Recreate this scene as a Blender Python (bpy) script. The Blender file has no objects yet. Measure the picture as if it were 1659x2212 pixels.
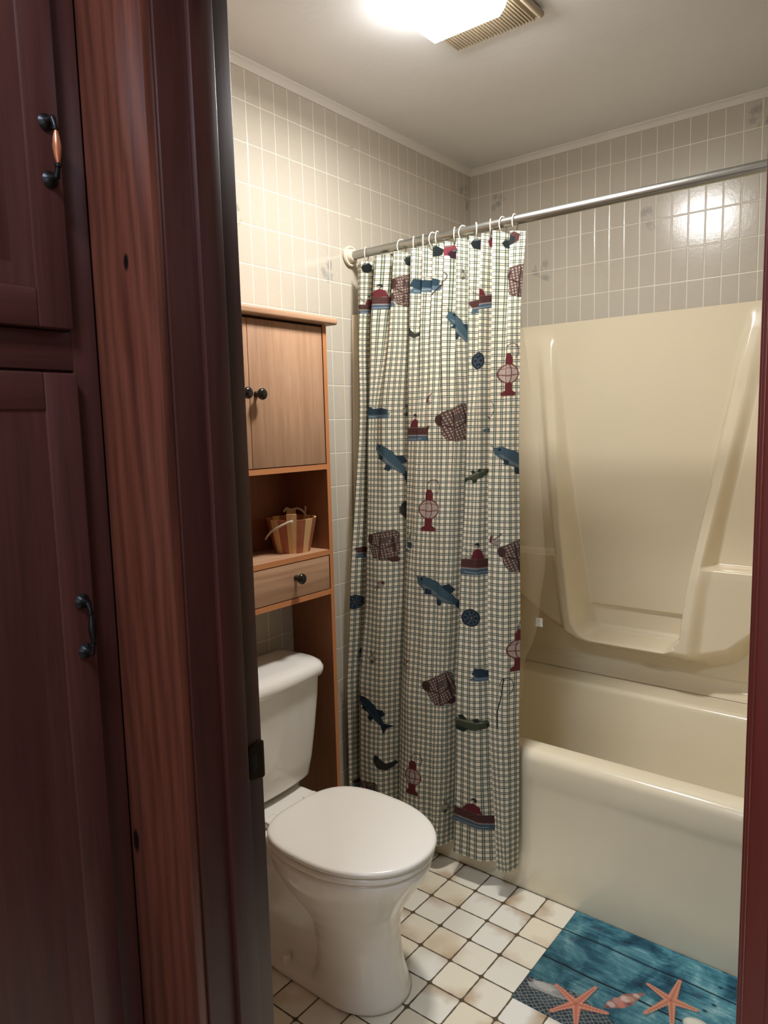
import bpy, bmesh, math, random
import numpy as np
from mathutils import Vector, Matrix
random.seed(7)
R=math.radians
sc=bpy.context.scene
COL=sc.collection

# ------------------------------------------------------------------ camera
def lin(r,g,b):
    f=lambda c:(c/12.92 if c<=.04045 else ((c+.055)/1.055)**2.4)
    return (f(r/255),f(g/255),f(b/255),1)
yaw,pitch,roll=-.67222413,-.1179592,-.02433951
fw=Vector((math.sin(yaw)*math.cos(pitch),math.cos(yaw)*math.cos(pitch),math.sin(pitch)))
r0=Vector((math.cos(yaw),-math.sin(yaw),0)); u0=r0.cross(fw)
r1=r0*math.cos(roll)+u0*math.sin(roll); u1=-r0*math.sin(roll)+u0*math.cos(roll)
cd=bpy.data.cameras.new('camera'); cam=bpy.data.objects.new('camera',cd); COL.objects.link(cam)
cd.sensor_fit='VERTICAL'; cd.sensor_height=36; cd.lens=1559.75*36/2212; cd.clip_start=.02
m=Matrix((r1,u1,-fw)).transposed().to_4x4(); m.translation=Vector((1.62745,-2.66465,1.41206)); cam.matrix_world=m
sc.camera=cam
# ------------------------------------------------------------------ world, lamps, exposure
sc.view_settings.view_transform='Standard'; sc.view_settings.look='None'
sc.view_settings.exposure=1.66; sc.view_settings.gamma=1; sc.view_settings.use_curve_mapping=False
w=bpy.data.worlds.new('world'); sc.world=w; w.use_nodes=True
w.node_tree.nodes['Background'].inputs[0].default_value=(.6,.7,1,1)
w.node_tree.nodes['Background'].inputs[1].default_value=.02
LENS_STRENGTH=93.0
LENS_COLOR=(.985,.972,.955,1)
HALL_POWER=6.2
FILL_POWER=3
def area(name,loc,size,power,color,rot=(0,0,0)):
    l=bpy.data.lights.new(name,'AREA'); l.energy=power; l.color=color; l.shape='RECTANGLE'; l.size=size[0]; l.size_y=size[1]
    o=bpy.data.objects.new(name,l); COL.objects.link(o); o.location=loc; o.rotation_euler=rot; return o
# unseen hall ceiling lamp, assumed from the cool glare high on the jamb
area('hall_lamp',(1.15,-2.78,2.42),(.30,.30),HALL_POWER,(.72,.84,1.0),(0,0,0))

# soft cool fill light added behind the camera; no window is there
area('hall_fill_light',(1.55,-3.66,1.45),(1.1,1.3),FILL_POWER,(.93,.97,1.0),(R(90),0,0))

# ------------------------------------------------------------------ node helpers
class NT:
    def __init__(s,name,rough=.5,spec=.5,metal=0,coat=0):
        s.m=bpy.data.materials.new(name); s.m.use_nodes=True; s.t=s.m.node_tree; s.t.nodes.clear()
        s.out=s.n('ShaderNodeOutputMaterial'); s.b=s.n('ShaderNodeBsdfPrincipled')
        s.l(s.b.outputs[0],s.out.inputs[0]); s.set('Roughness',rough); s.set('Specular IOR Level',spec); s.set('Metallic',metal); s.set('Coat Weight',coat)
    def n(s,t,**k):
        x=s.t.nodes.new(t)
        for a,b in k.items(): setattr(x,a,b)
        return x
    def l(s,a,b): s.t.links.new(a,b)
    def set(s,k,v):
        if hasattr(v,'is_output'): s.l(v,s.b.inputs[k])
        else: s.b.inputs[k].default_value=v
    def inp(s,sock,v):
        if hasattr(v,'is_output'): s.l(v,sock)
        else: sock.default_value=v
    def math(s,op,a,b=0,c=0,clamp=False):
        x=s.n('ShaderNodeMath',operation=op); x.use_clamp=clamp
        s.inp(x.inputs[0],a); s.inp(x.inputs[1],b); s.inp(x.inputs[2],c); return x.outputs[0]
    def mix(s,f,a,b,mode='MIX'):
        x=s.n('ShaderNodeMix',data_type='RGBA',blend_type=mode); s.inp(x.inputs[0],f); s.inp(x.inputs[6],a); s.inp(x.inputs[7],b); return x.outputs[2]
    def coord(s,kind='Object'):
        return s.n('ShaderNodeTexCoord').outputs[kind]
    def sep(s,v):
        x=s.n('ShaderNodeSeparateXYZ'); s.l(v,x.inputs[0]); return x.outputs
    def comb(s,x,y,z):
        n=s.n('ShaderNodeCombineXYZ'); s.inp(n.inputs[0],x); s.inp(n.inputs[1],y); s.inp(n.inputs[2],z); return n.outputs[0]
    def mapping(s,v,scale=(1,1,1),loc=(0,0,0),rot=(0,0,0)):
        x=s.n('ShaderNodeMapping'); s.l(v,x.inputs[0]); x.inputs[1].default_value=loc; x.inputs[2].default_value=rot; x.inputs[3].default_value=scale; return x.outputs[0]
    def noise(s,v,scale=5,detail=3,rough=.5,dist=0):
        x=s.n('ShaderNodeTexNoise'); s.l(v,x.inputs['Vector']); x.inputs['Scale'].default_value=scale; x.inputs['Detail'].default_value=detail
        x.inputs['Roughness'].default_value=rough; x.inputs['Distortion'].default_value=dist; return x.outputs['Fac']
    def white(s,v):
        x=s.n('ShaderNodeTexWhiteNoise',noise_dimensions='3D'); s.l(v,x.inputs[0]); return x.outputs
    def ramp(s,f,stops):
        x=s.n('ShaderNodeValToRGB'); s.inp(x.inputs[0],f)
        while len(x.color_ramp.elements)<len(stops): x.color_ramp.elements.new(.5)
        for e,(p,c) in zip(x.color_ramp.elements,stops): e.position=p; e.color=c
        return x.outputs[0]
    def rng(s,v,a,b,c=0,d=1):
        x=s.n('ShaderNodeMapRange'); x.clamp=True; s.inp(x.inputs[0],v)
        for i,q in enumerate((a,b,c,d)): x.inputs[1+i].default_value=q
        return x.outputs[0]
    def bump(s,h,dist=.001,strength=1):
        x=s.n('ShaderNodeBump'); x.inputs['Strength'].default_value=strength; x.inputs['Distance'].default_value=dist; s.inp(x.inputs['Height'],h)
        s.l(x.outputs[0],s.b.inputs['Normal'])
    def attr(s,name):
        x=s.n('ShaderNodeAttribute'); x.attribute_name=name; return x.outputs

def plain(name,col,rough=.5,metal=0,spec=.5,bump=None,coat=0,var=.04):
    a=NT(name,rough,spec,metal,coat); c=a.coord()
    f=a.noise(c,9,3); 
    dk=tuple(x*(1-var*2) for x in col[:3])+(1,)
    a.set('Base Color',a.mix(f,dk,col))
    if bump: a.bump(a.noise(c,bump[0],3),bump[1])
    return a.m

def wall_tile(name,axis,off,skip=False):
    a=NT(name,.16,.5); s=a.sep(a.coord())
    u=s['Y'] if axis=='y' else s['X']
    cu=a.math('DIVIDE',a.math('SUBTRACT',u,off),.055); cv=a.math('DIVIDE',a.math('SUBTRACT',s['Z'],2.32984),.11127)
    def dist(c,p):
        fr=a.math('FRACT',a.math('ADD',c,.5)); return a.math('MULTIPLY',a.math('ABSOLUTE',a.math('SUBTRACT',fr,.5)),p)
    du=dist(cu,.055); dv=dist(cv,.11127)
    if skip:   # panel joint: one vertical groove is missing
        near=a.math('LESS_THAN',a.math('ABSOLUTE',a.math('SUBTRACT',u,-.762)),.012)
        du=a.math('ADD',du,a.math('MULTIPLY',near,.05))
        near2=a.math('LESS_THAN',a.math('ABSOLUTE',a.math('SUBTRACT',u,-.748)),.012)
        dv=a.math('ADD',dv,a.math('MULTIPLY',near2,.05))
    d=a.math('MINIMUM',du,dv)
    mask=a.rng(d,.0008,.0016,1,0)
    c=a.coord()
    n1=a.noise(c,4,3); n2=a.noise(c,60,3,.6); n3=a.noise(c,330,2)
    tile=a.mix(n1,lin(185,175,157),lin(195,186,170))
    tile=a.mix(a.math('MULTIPLY',n2,.35),tile,lin(208,200,186))
    at=a.attr('decal'); tile=a.mix(at['Alpha'],tile,at['Color'])
    col=a.mix(mask,tile,lin(232,224,206))
    a.set('Base Color',col); a.set('Roughness',a.mix(mask,(.17,.17,.17,1),(.35,.35,.35,1)))
    groove=a.rng(d,.0006,.0032,0,1)
    h=a.math('ADD',a.math('MULTIPLY',groove,1.0),a.math('MULTIPLY',n3,.22)); h=a.math('ADD',h,a.math('MULTIPLY',n2,.35))
    a.bump(h,.0007,.8)
    return a.m

def floor_tile():
    a=NT('floor_tile',.22,.5); s=a.sep(a.coord()); P=.09589
    cu=a.math('DIVIDE',a.math('SUBTRACT',s['X'],.45174),P); cv=a.math('DIVIDE',a.math('SUBTRACT',s['Y'],-.90568),P)
    fu=a.math('SUBTRACT',a.math('FRACT',cu),.5); fv=a.math('SUBTRACT',a.math('FRACT',cv),.5)
    au=a.math('ABSOLUTE',fu); av=a.math('ABSOLUTE',fv)
    # rounded square distance
    r=.09; h=.5-.020-r
    qx=a.math('MAXIMUM',a.math('SUBTRACT',au,h),0); qy=a.math('MAXIMUM',a.math('SUBTRACT',av,h),0)
    d=a.math('SQRT',a.math('ADD',a.math('MULTIPLY',qx,qx),a.math('MULTIPLY',qy,qy)))
    c=a.coord(); wob=a.math('MULTIPLY',a.math('SUBTRACT',a.noise(c,40,2),.5),.03)
    d=a.math('ADD',d,wob)
    tilem=a.rng(d,r-.012,r+.008,1,0)
    cell=a.comb(a.math('FLOOR',cu),a.math('FLOOR',cv),3.0)
    wn=a.white(cell); ws=a.sep(wn['Color'])
    base=a.mix(wn['Value'],lin(240,236,224),lin(238,226,200))
    # brown glaze shading, each tile in its own direction, strongest at one edge
    ang=a.math('MULTIPLY',ws['X'],6.283)
    g=a.math('ADD',a.math('MULTIPLY',fu,a.math('COSINE',ang)),a.math('MULTIPLY',fv,a.math('SINE',ang)))
    nz=a.noise(c,16,2); g=a.math('ADD',g,a.math('MULTIPLY',a.math('SUBTRACT',nz,.5),.9))
    gl=a.rng(g,.12,.62,0,1); gl=a.math('MULTIPLY',gl,a.math('POWER',ws['Y'],.8))
    col=a.mix(a.math('MULTIPLY',gl,.92),base,lin(168,128,80))
    sp=a.rng(a.noise(c,5.5,2),.60,.72,0,1)
    col=a.mix(a.math('MULTIPLY',sp,.35),col,lin(196,160,112))
    col=a.mix(tilem,lin(88,72,50),col)
    a.set('Base Color',col); a.set('Roughness',a.mix(tilem,(.8,.8,.8,1),(.2,.2,.2,1)))
    a.bump(a.math('ADD',tilem,a.math('MULTIPLY',a.noise(c,25,2),.25)),.0012,.7)
    return a.m

def wood(name,dark,light,axis='Z',scale=1.0,rough=.35,contrast=1.0,knots=(),coat=0,fine=1.0,rings=0):
    """straight grain running along axis, with optional cathedral rings and knots"""
    a=NT(name,rough,.5,0,coat); c=a.coord()
    k={'Z':(1,1,.055),'Y':(1,.055,1),'X':(.055,1,1)}[axis]
    v=a.mapping(c,tuple(q*scale for q in k))
    g1=a.noise(v,60,4,.6,.4); g2=a.noise(v,220*fine,3,.6); g3=a.noise(v,9,2,.5,.3)
    f=a.math('ADD',a.math('MULTIPLY',g1,.5),a.math('ADD',a.math('MULTIPLY',g2,.25),a.math('MULTIPLY',g3,.25)))
    if rings:
        w_=a.n('ShaderNodeTexWave',wave_type='RINGS',rings_direction={'Z':'Y','Y':'X','X':'Z'}[axis])
        a.l(a.mapping(c,tuple((q if q==1 else .16)*rings for q in k)),w_.inputs[0]); w_.inputs['Scale'].default_value=11; w_.inputs['Distortion'].default_value=9
        w_.inputs['Detail'].default_value=2.5; w_.inputs['Detail Scale'].default_value=.9
        f=a.math('ADD',a.math('MULTIPLY',f,.86),a.math('MULTIPLY',w_.outputs['Fac'],.14))
    f=a.rng(f,.5-.2/contrast,.5+.2/contrast,0,1)
    col=a.mix(f,dark,light)
    if knots:
        sx=a.sep(c)
        for kx,kz,rx,rz in knots:
            dx=a.math('DIVIDE',a.math('SUBTRACT',sx['X'],kx),rx); dz=a.math('DIVIDE',a.math('SUBTRACT',sx['Z'],kz),rz)
            d=a.math('ADD',a.math('ADD',a.math('MULTIPLY',dx,dx),a.math('MULTIPLY',dz,dz)),a.math('MULTIPLY',a.noise(c,90,2),.6))
            col=a.mix(a.rng(d,.7,1.5,1,0),col,lin(14,8,7))
    a.set('Base Color',col); a.bump(g1,.0003,.5)
    return a.m

M={}
M['tile_left']=wall_tile('wall_tile_left','y',-1.20194,True)
M['tile_back']=wall_tile('wall_tile_back','x',-.01571)
M['floor']=floor_tile()
M['ceiling']=plain('ceiling_paint',lin(236,236,236),.6,bump=(45,.0006),var=.02)
M['crown']=plain('crown_paint',lin(226,220,210),.4,var=.02)
M['hallwall']=plain('hall_paint',lin(150,120,95),.6,var=.03)
M['jamb']=wood('jamb_wood',lin(46,22,19),lin(70,33,27),'Z',1,.40,1.0)
M['jambR']=wood('jamb_wood_red',lin(74,22,17),lin(100,34,26),'Z',1,.35,.9)
M['casing']=wood('casing_pine',lin(64,32,24),lin(114,63,48),'Z',.8,.3,1.0,[(.736,1.640,.006,.012),(.664,.785,.008,.022)],rings=1)
M['closet']=wood('closet_wood',lin(56,29,26),lin(86,46,40),'Z',1,.4,.9)
M['closetH']=wood('closet_wood_rail',lin(56,29,26),lin(86,46,40),'Y',1,.4,.9)
M['blackiron']=plain('black_iron',lin(28,28,30),.35,.6)
M['coppergrip']=plain('copper_grip',lin(190,120,85),.3,.5)
M['brass']=plain('aged_brass',lin(70,58,40),.35,.9)
M['dark']=plain('dark_hole',lin(8,6,5),.9)
M['almond']=plain('almond_fibreglass',lin(230,216,187),.2,var=.012,coat=.2)
M['tub']=plain('almond_enamel',lin(234,222,194),.16,var=.012,coat=.3)
M['porcelain']=plain('white_porcelain',lin(236,231,222),.12,var=.008,coat=.4)
M['seatplastic']=plain('seat_plastic',lin(238,232,221),.2,var=.008)
M['oak']=wood('oak_laminate',lin(160,120,90),lin(198,158,126),'Z',1,.45,1.0,fine=1.3)
M['oakY']=wood('oak_laminate_across',lin(160,120,90),lin(198,158,126),'Y',1,.45,1.0,fine=.7,rings=1)
M['edge']=wood('oak_edge_band',lin(186,118,72),lin(204,138,90),'Z',1,.4,.5)
M['edgeY']=wood('oak_edge_band_across',lin(186,118,72),lin(204,138,90),'Y',1,.4,.5)
M['panel']=wood('oak_inner_panel',lin(118,74,48),lin(144,94,64),'Z',1,.5,.7)
M['knob']=plain('bronze_knob',lin(62,58,52),.22,.75)
M['ltwood']=wood('bucket_pale_stave',lin(205,165,112),lin(228,190,140),'Z',3,.5,.8)
M['rdwood']=wood('bucket_red_stave',lin(150,84,56),lin(176,106,74),'Z',3,.5,.8)
M['rope']=plain('cream_rope',lin(216,200,176),.8,bump=(900,.0012))
M['steel']=plain('rod_steel',lin(170,170,164),.34,1.0,bump=(120,.0002))
M['whiteplastic']=plain('ivory_plastic',lin(228,218,196),.35)
M['ring']=plain('ring_plastic',lin(226,218,198),.3)
M['grille']=plain('ivory_grille',lin(188,172,146),.4)
M['weld']=plain('caulk',lin(214,200,170),.4)

a=NT('lamp_glass',.3); e=a.n('ShaderNodeEmission'); e.inputs[0].default_value=LENS_COLOR; e.inputs[1].default_value=LENS_STRENGTH
a.l(e.outputs[0],a.out.inputs[0]); M['lamp']=a.m
a=NT('lamp_glass_side',.3); e=a.n('ShaderNodeEmission'); e.inputs[0].default_value=LENS_COLOR; e.inputs[1].default_value=LENS_STRENGTH*.11
a.l(e.outputs[0],a.out.inputs[0]); M['lamp_side']=a.m
# translucent liner film
a=NT('liner_film',.25); tr=a.n('ShaderNodeBsdfTransparent'); mx=a.n('ShaderNodeMixShader'); fz=a.n('ShaderNodeBsdfTranslucent'); gl=a.n('ShaderNodeBsdfDiffuse')
m2=a.n('ShaderNodeMixShader'); m2.inputs[0].default_value=.5; a.l(fz.outputs[0],m2.inputs[1]); a.l(gl.outputs[0],m2.inputs[2])
for q in (fz,gl): q.inputs[0].default_value=lin(226,214,190)
gs=a.n('ShaderNodeBsdfGlossy'); gs.inputs[0].default_value=(1,1,1,1); gs.inputs[1].default_value=.25
m3=a.n('ShaderNodeMixShader'); m3.inputs[0].default_value=.08; a.l(m2.outputs[0],m3.inputs[1]); a.l(gs.outputs[0],m3.inputs[2])
lw=a.n('ShaderNodeLayerWeight'); lw.inputs[0].default_value=.35
fac=a.rng(lw.outputs['Facing'],0,1,.14,.6); nn=a.noise(a.coord(),3,2); fac=a.math('ADD',fac,a.math('MULTIPLY',nn,.06))
a.l(fac,mx.inputs[0]); a.l(tr.outputs[0],mx.inputs[1]); a.l(m3.outputs[0],mx.inputs[2]); a.l(mx.outputs[0],a.out.inputs[0]); M['liner']=a.m
# curtain: green and cream plaid + printed motifs
def curtain_mat():
    a=NT('plaid_cotton',.85,.2); uv=a.n('ShaderNodeUVMap'); uv.uv_map='cloth'; s=a.sep(uv.outputs[0])
    P=.0182
    def stripes(x,off):
        fr=a.math('FRACT',a.math('ADD',a.math('DIVIDE',x,P),off)); d=a.math('ABSOLUTE',a.math('SUBTRACT',fr,.5))
        band=a.rng(d,.14,.18,1,0)                          # pale band
        ln=a.math('MULTIPLY',a.rng(d,.105,.13,0,1),a.rng(d,.20,.225,1,0))   # its two dark edges
        return band,ln
    b1,l1=stripes(s['X'],0); b2,l2=stripes(s['Y'],.3)
    c=a.coord(); col=a.mix(a.noise(c,6,2),lin(232,218,190),lin(240,228,206))
    col=a.mix(a.math('MULTIPLY',b1,.62),col,lin(122,142,124)); col=a.mix(a.math('MULTIPLY',b2,.55),col,lin(150,154,142))
    col=a.mix(a.math('MULTIPLY',l1,.92),col,lin(18,50,42)); col=a.mix(a.math('MULTIPLY',l2,.9),col,lin(28,44,38))
    at=a.attr('print'); col=a.mix(at['Alpha'],col,at['Color'])
    a.set('Base Color',col); a.bump(a.noise(a.mapping(uv.outputs[0],(1,1,1)),900,1),.0002,.5)
    # a little light passes through the cotton
    t=a.n('ShaderNodeBsdfTranslucent'); a.l(col,t.inputs[0]); mx=a.n('ShaderNodeMixShader'); mx.inputs[0].default_value=.15
    a.l(a.b.outputs[0],mx.inputs[1]); a.l(t.outputs[0],mx.inputs[2]); a.l(mx.outputs[0],a.out.inputs[0]); return a.m
M['curtain']=curtain_mat()
def mat_mat():
    a=NT('printed_mat',.7,.3); c=a.coord(); s=a.sep(c)
    v=a.mapping(c,(.09,1,1)); g=a.noise(v,120,4,.65,.5); b=a.noise(c,11,4,.6,.6); b2=a.noise(c,28,3,.6)
    f=a.math('ADD',a.math('MULTIPLY',g,.3),a.math('MULTIPLY',b,.7)); f=a.rng(f,.34,.68,0,1)
    col=a.ramp(f,[(0,lin(18,50,66)),(.3,lin(42,94,112)),(.65,lin(88,144,154)),(1,lin(160,192,194))])
    # paler towards the top right, darker bottom left
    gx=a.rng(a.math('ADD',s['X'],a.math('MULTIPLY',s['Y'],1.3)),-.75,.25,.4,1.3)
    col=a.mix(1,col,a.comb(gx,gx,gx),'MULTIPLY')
    pk=a.rng(b2,.62,.72,0,.45); pk=a.math('MULTIPLY',pk,a.rng(s['Y'],-1.06,-.80,0,1)); col=a.mix(pk,col,lin(120,92,98))
    for y0,wd in ((-.9075,.0022),(-1.036,.0028)):
        ln=a.rng(a.math('ABSOLUTE',a.math('SUBTRACT',s['Y'],y0)),wd*.6,wd*1.3,1,0); col=a.mix(ln,col,lin(12,22,34))
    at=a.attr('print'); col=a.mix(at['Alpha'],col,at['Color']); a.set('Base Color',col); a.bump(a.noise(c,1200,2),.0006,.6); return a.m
M['mat']=mat_mat()

# ------------------------------------------------------------------ mesh helpers
def link(name,bm,mat,parent=None,smooth=None):
    me=bpy.data.meshes.new(name); bmesh.ops.recalc_face_normals(bm,faces=bm.faces); bm.to_mesh(me); bm.free()
    if smooth is not None:
        me.polygons.foreach_set('use_smooth',[True]*len(me.polygons))
        if smooth<179: me.set_sharp_from_angle(angle=R(smooth))
    o=bpy.data.objects.new(name,me); COL.objects.link(o)
    if mat: me.materials.append(mat)
    if parent: o.parent=parent; o.matrix_parent_inverse=parent.matrix_world.inverted()
    return o
def tag(o,label=None,cat=None,group=None,kind=None):
    for k,v in (('label',label),('category',cat),('group',group),('kind',kind)):
        if v: o[k]=v
    return o
def thing(name,loc,label=None,cat=None,group=None,kind=None):
    o=bpy.data.objects.new(name,None); COL.objects.link(o); o.location=loc; o.matrix_world=Matrix.Translation(loc); o.empty_display_size=.05
    return tag(o,label,cat,group,kind)
def box(bm,x0,x1,y0,y1,z0,z1,bev=0,seg=2):
    r=bmesh.ops.create_cube(bm,size=1); vs=r['verts']
    for v in vs: v.co=Vector((x0+(v.co.x+.5)*(x1-x0),y0+(v.co.y+.5)*(y1-y0),z0+(v.co.z+.5)*(z1-z0)))
    if bev:
        es=list({e for v in vs for e in v.link_edges}); bmesh.ops.bevel(bm,geom=es,offset=bev,segments=seg,profile=.5,affect='EDGES')
def bobj(name,dims,mat,parent=None,bev=.001,seg=2):
    bm=bmesh.new(); box(bm,*dims,bev,seg); return link(name,bm,mat,parent,35 if bev else None)
def tube(bm,pts,r,n=12,closed=False,cap=True):
    pts=[Vector(p) for p in pts]; N=len(pts); rs=r if isinstance(r,(list,tuple)) else [r]*N; rings=[]; up=None
    for i,p in enumerate(pts):
        if closed: t=(pts[(i+1)%N]-pts[i-1]).normalized()
        else: t=(pts[min(i+1,N-1)]-pts[max(i-1,0)]).normalized()
        if up is None:
            up=Vector((0,0,1)) if abs(t.z)<.9 else Vector((1,0,0))
        u=(up-t*up.dot(t)).normalized(); v=t.cross(u); up=u
        rings.append([bm.verts.new(p+(u*math.cos(a)+v*math.sin(a))*rs[i]) for a in [2*math.pi*k/n for k in range(n)]])
    for i in range(N if closed else N-1):
        A=rings[i];B=rings[(i+1)%N]
        for k in range(n): bm.faces.new((A[k],A[(k+1)%n],B[(k+1)%n],B[k]))
    if cap and not closed: bm.faces.new(rings[0]); bm.faces.new(rings[-1])
def lathe(bm,prof,n=28,mat=Matrix()):
    """prof (r,z) along local z"""
    rings=[]
    for r,z in prof:
        if r<1e-6: rings.append([bm.verts.new(mat@Vector((0,0,z)))])
        else: rings.append([bm.verts.new(mat@Vector((r*math.cos(a),r*math.sin(a),z))) for a in [2*math.pi*k/n for k in range(n)]])
    for A,B in zip(rings,rings[1:]):
        for k in range(n):
            a0,a1=A[k%len(A)],A[(k+1)%n%len(A)]; b0,b1=B[k%len(B)],B[(k+1)%n%len(B)]
            f=[a0,a1,b1,b0]; g=[]
            for q in f:
                if q not in g: g.append(q)
            if len(g)>2: bm.faces.new(g)
def loft(bm,rings,cap=True):
    vr=[[bm.verts.new(p) for p in r] for r in rings]; n=len(vr[0])
    for A,B in zip(vr,vr[1:]):
        for k in range(n): bm.faces.new((A[k],A[(k+1)%n],B[(k+1)%n],B[k]))
    if cap: bm.faces.new(vr[0]); bm.faces.new(vr[-1])
def grid_mesh(name,P,mat,parent=None,uv=None,attr=None,attrname='print',smooth=True,thick=0):
    """P: (nv,nu,3) array of points"""
    nv,nu=P.shape[:2]; me=bpy.data.meshes.new(name)
    idx=np.arange(nv*nu).reshape(nv,nu)
    f=np.stack([idx[:-1,:-1],idx[:-1,1:],idx[1:,1:],idx[1:,:-1]],-1).reshape(-1,4)
    me.vertices.add(nv*nu); me.vertices.foreach_set('co',P.reshape(-1).astype(np.float32))
    me.loops.add(f.size); me.loops.foreach_set('vertex_index',f.reshape(-1).astype(np.int32))
    me.polygons.add(len(f)); me.polygons.foreach_set('loop_start',np.arange(0,f.size,4,dtype=np.int32)); me.polygons.foreach_set('loop_total',np.full(len(f),4,dtype=np.int32))
    me.update(calc_edges=True); me.validate()
    if smooth: me.polygons.foreach_set('use_smooth',np.ones(len(f),dtype=bool))
    if uv is not None:
        l=me.uv_layers.new(name='cloth'); l.data.foreach_set('uv',uv.reshape(-1,2)[f.reshape(-1)].astype(np.float32).reshape(-1))
    if attr is not None:
        ca=me.color_attributes.new(name=attrname,type='FLOAT_COLOR',domain='POINT'); ca.data.foreach_set('color',attr.reshape(-1).astype(np.float32))
    me.materials.append(mat); o=bpy.data.objects.new(name,me); COL.objects.link(o)
    if parent: o.parent=parent; o.matrix_parent_inverse=parent.matrix_world.inverted()
    if thick:
        md=o.modifiers.new('thickness','SOLIDIFY'); md.thickness=thick; md.offset=0
    return o

# ------------------------------------------------------------------ print painting (numpy, in flat cloth / tile coordinates)
class Paint:
    def __init__(s,U,V): s.U=U; s.V=V; s.kx=1.0; s.gain=1.0; s.c=np.zeros(U.shape+(4,)); s.aa=.0012
    def put(s,m,col):
        m=np.clip(m,0,1)[...,None]; rgb=np.array(lin(*col)[:3])*s.gain; rgb=rgb*.8+rgb.mean()*.2; a0=s.c[...,3:]; na=m+a0*(1-m)
        s.c[...,:3]=np.where(na>1e-6,(rgb*m+s.c[...,:3]*a0*(1-m))/np.maximum(na,1e-6),s.c[...,:3]); s.c[...,3:]=na
    def loc(s,cx,cy,rot=0,sc=1):
        c,q=math.cos(rot),math.sin(rot); x=(s.U-cx); y=(s.V-cy); x=x/s.kx; return (x*c+y*q)/sc,(-x*q+y*c)/sc
    def poly(s,pts,col,cx=0,cy=0,rot=0,sc=1,alpha=1):
        """filled polygon, signed distance anti-aliased"""
        x,y=s.loc(cx,cy,rot,sc); p=np.array(pts,float)
        R_=np.abs(p).max()*1.1+.01
        sel=(np.abs(x)<R_*1.5)&(np.abs(y)<R_*1.5)
        if not sel.any(): return
        X=x[sel];Y=y[sel]; inside=np.zeros(X.shape,bool); d=np.full(X.shape,1e9); n=len(p)
        for i in range(n):
            a=p[i];b=p[(i+1)%n]; e=b-a; w0=X-a[0]; w1=Y-a[1]; t=np.clip((w0*e[0]+w1*e[1])/(e@e+1e-12),0,1)
            d=np.minimum(d,np.hypot(w0-t*e[0],w1-t*e[1]))
            cr=((a[1]>Y)!=(b[1]>Y)); xx=(b[0]-a[0])*(Y-a[1])/((b[1]-a[1]) if abs(b[1]-a[1])>1e-12 else 1e-12)+a[0]; inside^=cr&(X<xx)
        sd=np.where(inside,d,-d)*sc; m=np.zeros(s.U.shape); m[sel]=np.clip(sd/s.aa+.5,0,1)*alpha; s.put(m,col)
    def line(s,pts,w_,col,cx=0,cy=0,rot=0,sc=1,alpha=1):
        x,y=s.loc(cx,cy,rot,sc); p=np.array(pts,float); R_=np.abs(p).max()*1.2+.01; sel=(np.abs(x)<R_)&(np.abs(y)<R_)
        if not sel.any(): return
        X=x[sel];Y=y[sel]; d=np.full(X.shape,1e9)
        for a,b in zip(p,p[1:]):
            e=b-a; w0=X-a[0]; w1=Y-a[1]; t=np.clip((w0*e[0]+w1*e[1])/(e@e+1e-12),0,1); d=np.minimum(d,np.hypot(w0-t*e[0],w1-t*e[1]))
        m=np.zeros(s.U.shape); m[sel]=np.clip((w_/2-d*sc)/s.aa+.5,0,1)*alpha; s.put(m,col)
    def ell(s,rx,ry,col,cx=0,cy=0,rot=0,ox=0,oy=0,sc=1,alpha=1,soft=0):
        x,y=s.loc(cx,cy,rot,sc); x=x-ox;y=y-oy; k=np.sqrt((x/rx)**2+(y/ry)**2); sd=(1-k)*min(rx,ry)*sc
        s.put(np.clip(sd/(s.aa+soft)+.5,0,1)*alpha,col)
def arc(cx,cy,rx,ry,a0,a1,n=14): return [(cx+rx*math.cos(R(a0+(a1-a0)*i/n)),cy+ry*math.sin(R(a0+(a1-a0)*i/n))) for i in range(n+1)]
# motifs, metres, local origin at the centre
def m_lantern(p,cx,cy,rot=0,sc=1):
    k=dict(cx=cx,cy=cy,rot=rot,sc=sc); red=(128,40,42); dk=(92,22,28)
    p.line(arc(.012,.058,.016,.020,-60,200),.0024,dk,**k)
    p.poly(arc(0,-.002,.027,.026,0,360,20),(216,190,172),**k)
    p.poly([(-.012,.022),(.012,.022),(.012,.040),(.006,.052),(-.006,.052),(-.012,.040)],red,**k)
    p.poly([(-.019,-.062),(.019,-.062),(.021,-.054),(.011,-.046),(.012,-.028),(-.012,-.028),(-.011,-.046),(-.021,-.054)],red,**k)
    p.line(arc(0,-.002,.027,.026,0,360,24),.0034,red,**k)
    for q in (.35,): p.line(arc(0,-.002,.027*q,.026,0,360,20),.0026,red,**k)
    p.line([(-.027,-.004),(0,-.008),(.027,-.004)],.0028,red,**k); p.line([(-.024,.010),(0,.014),(.024,.010)],.0018,red,**k)
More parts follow.
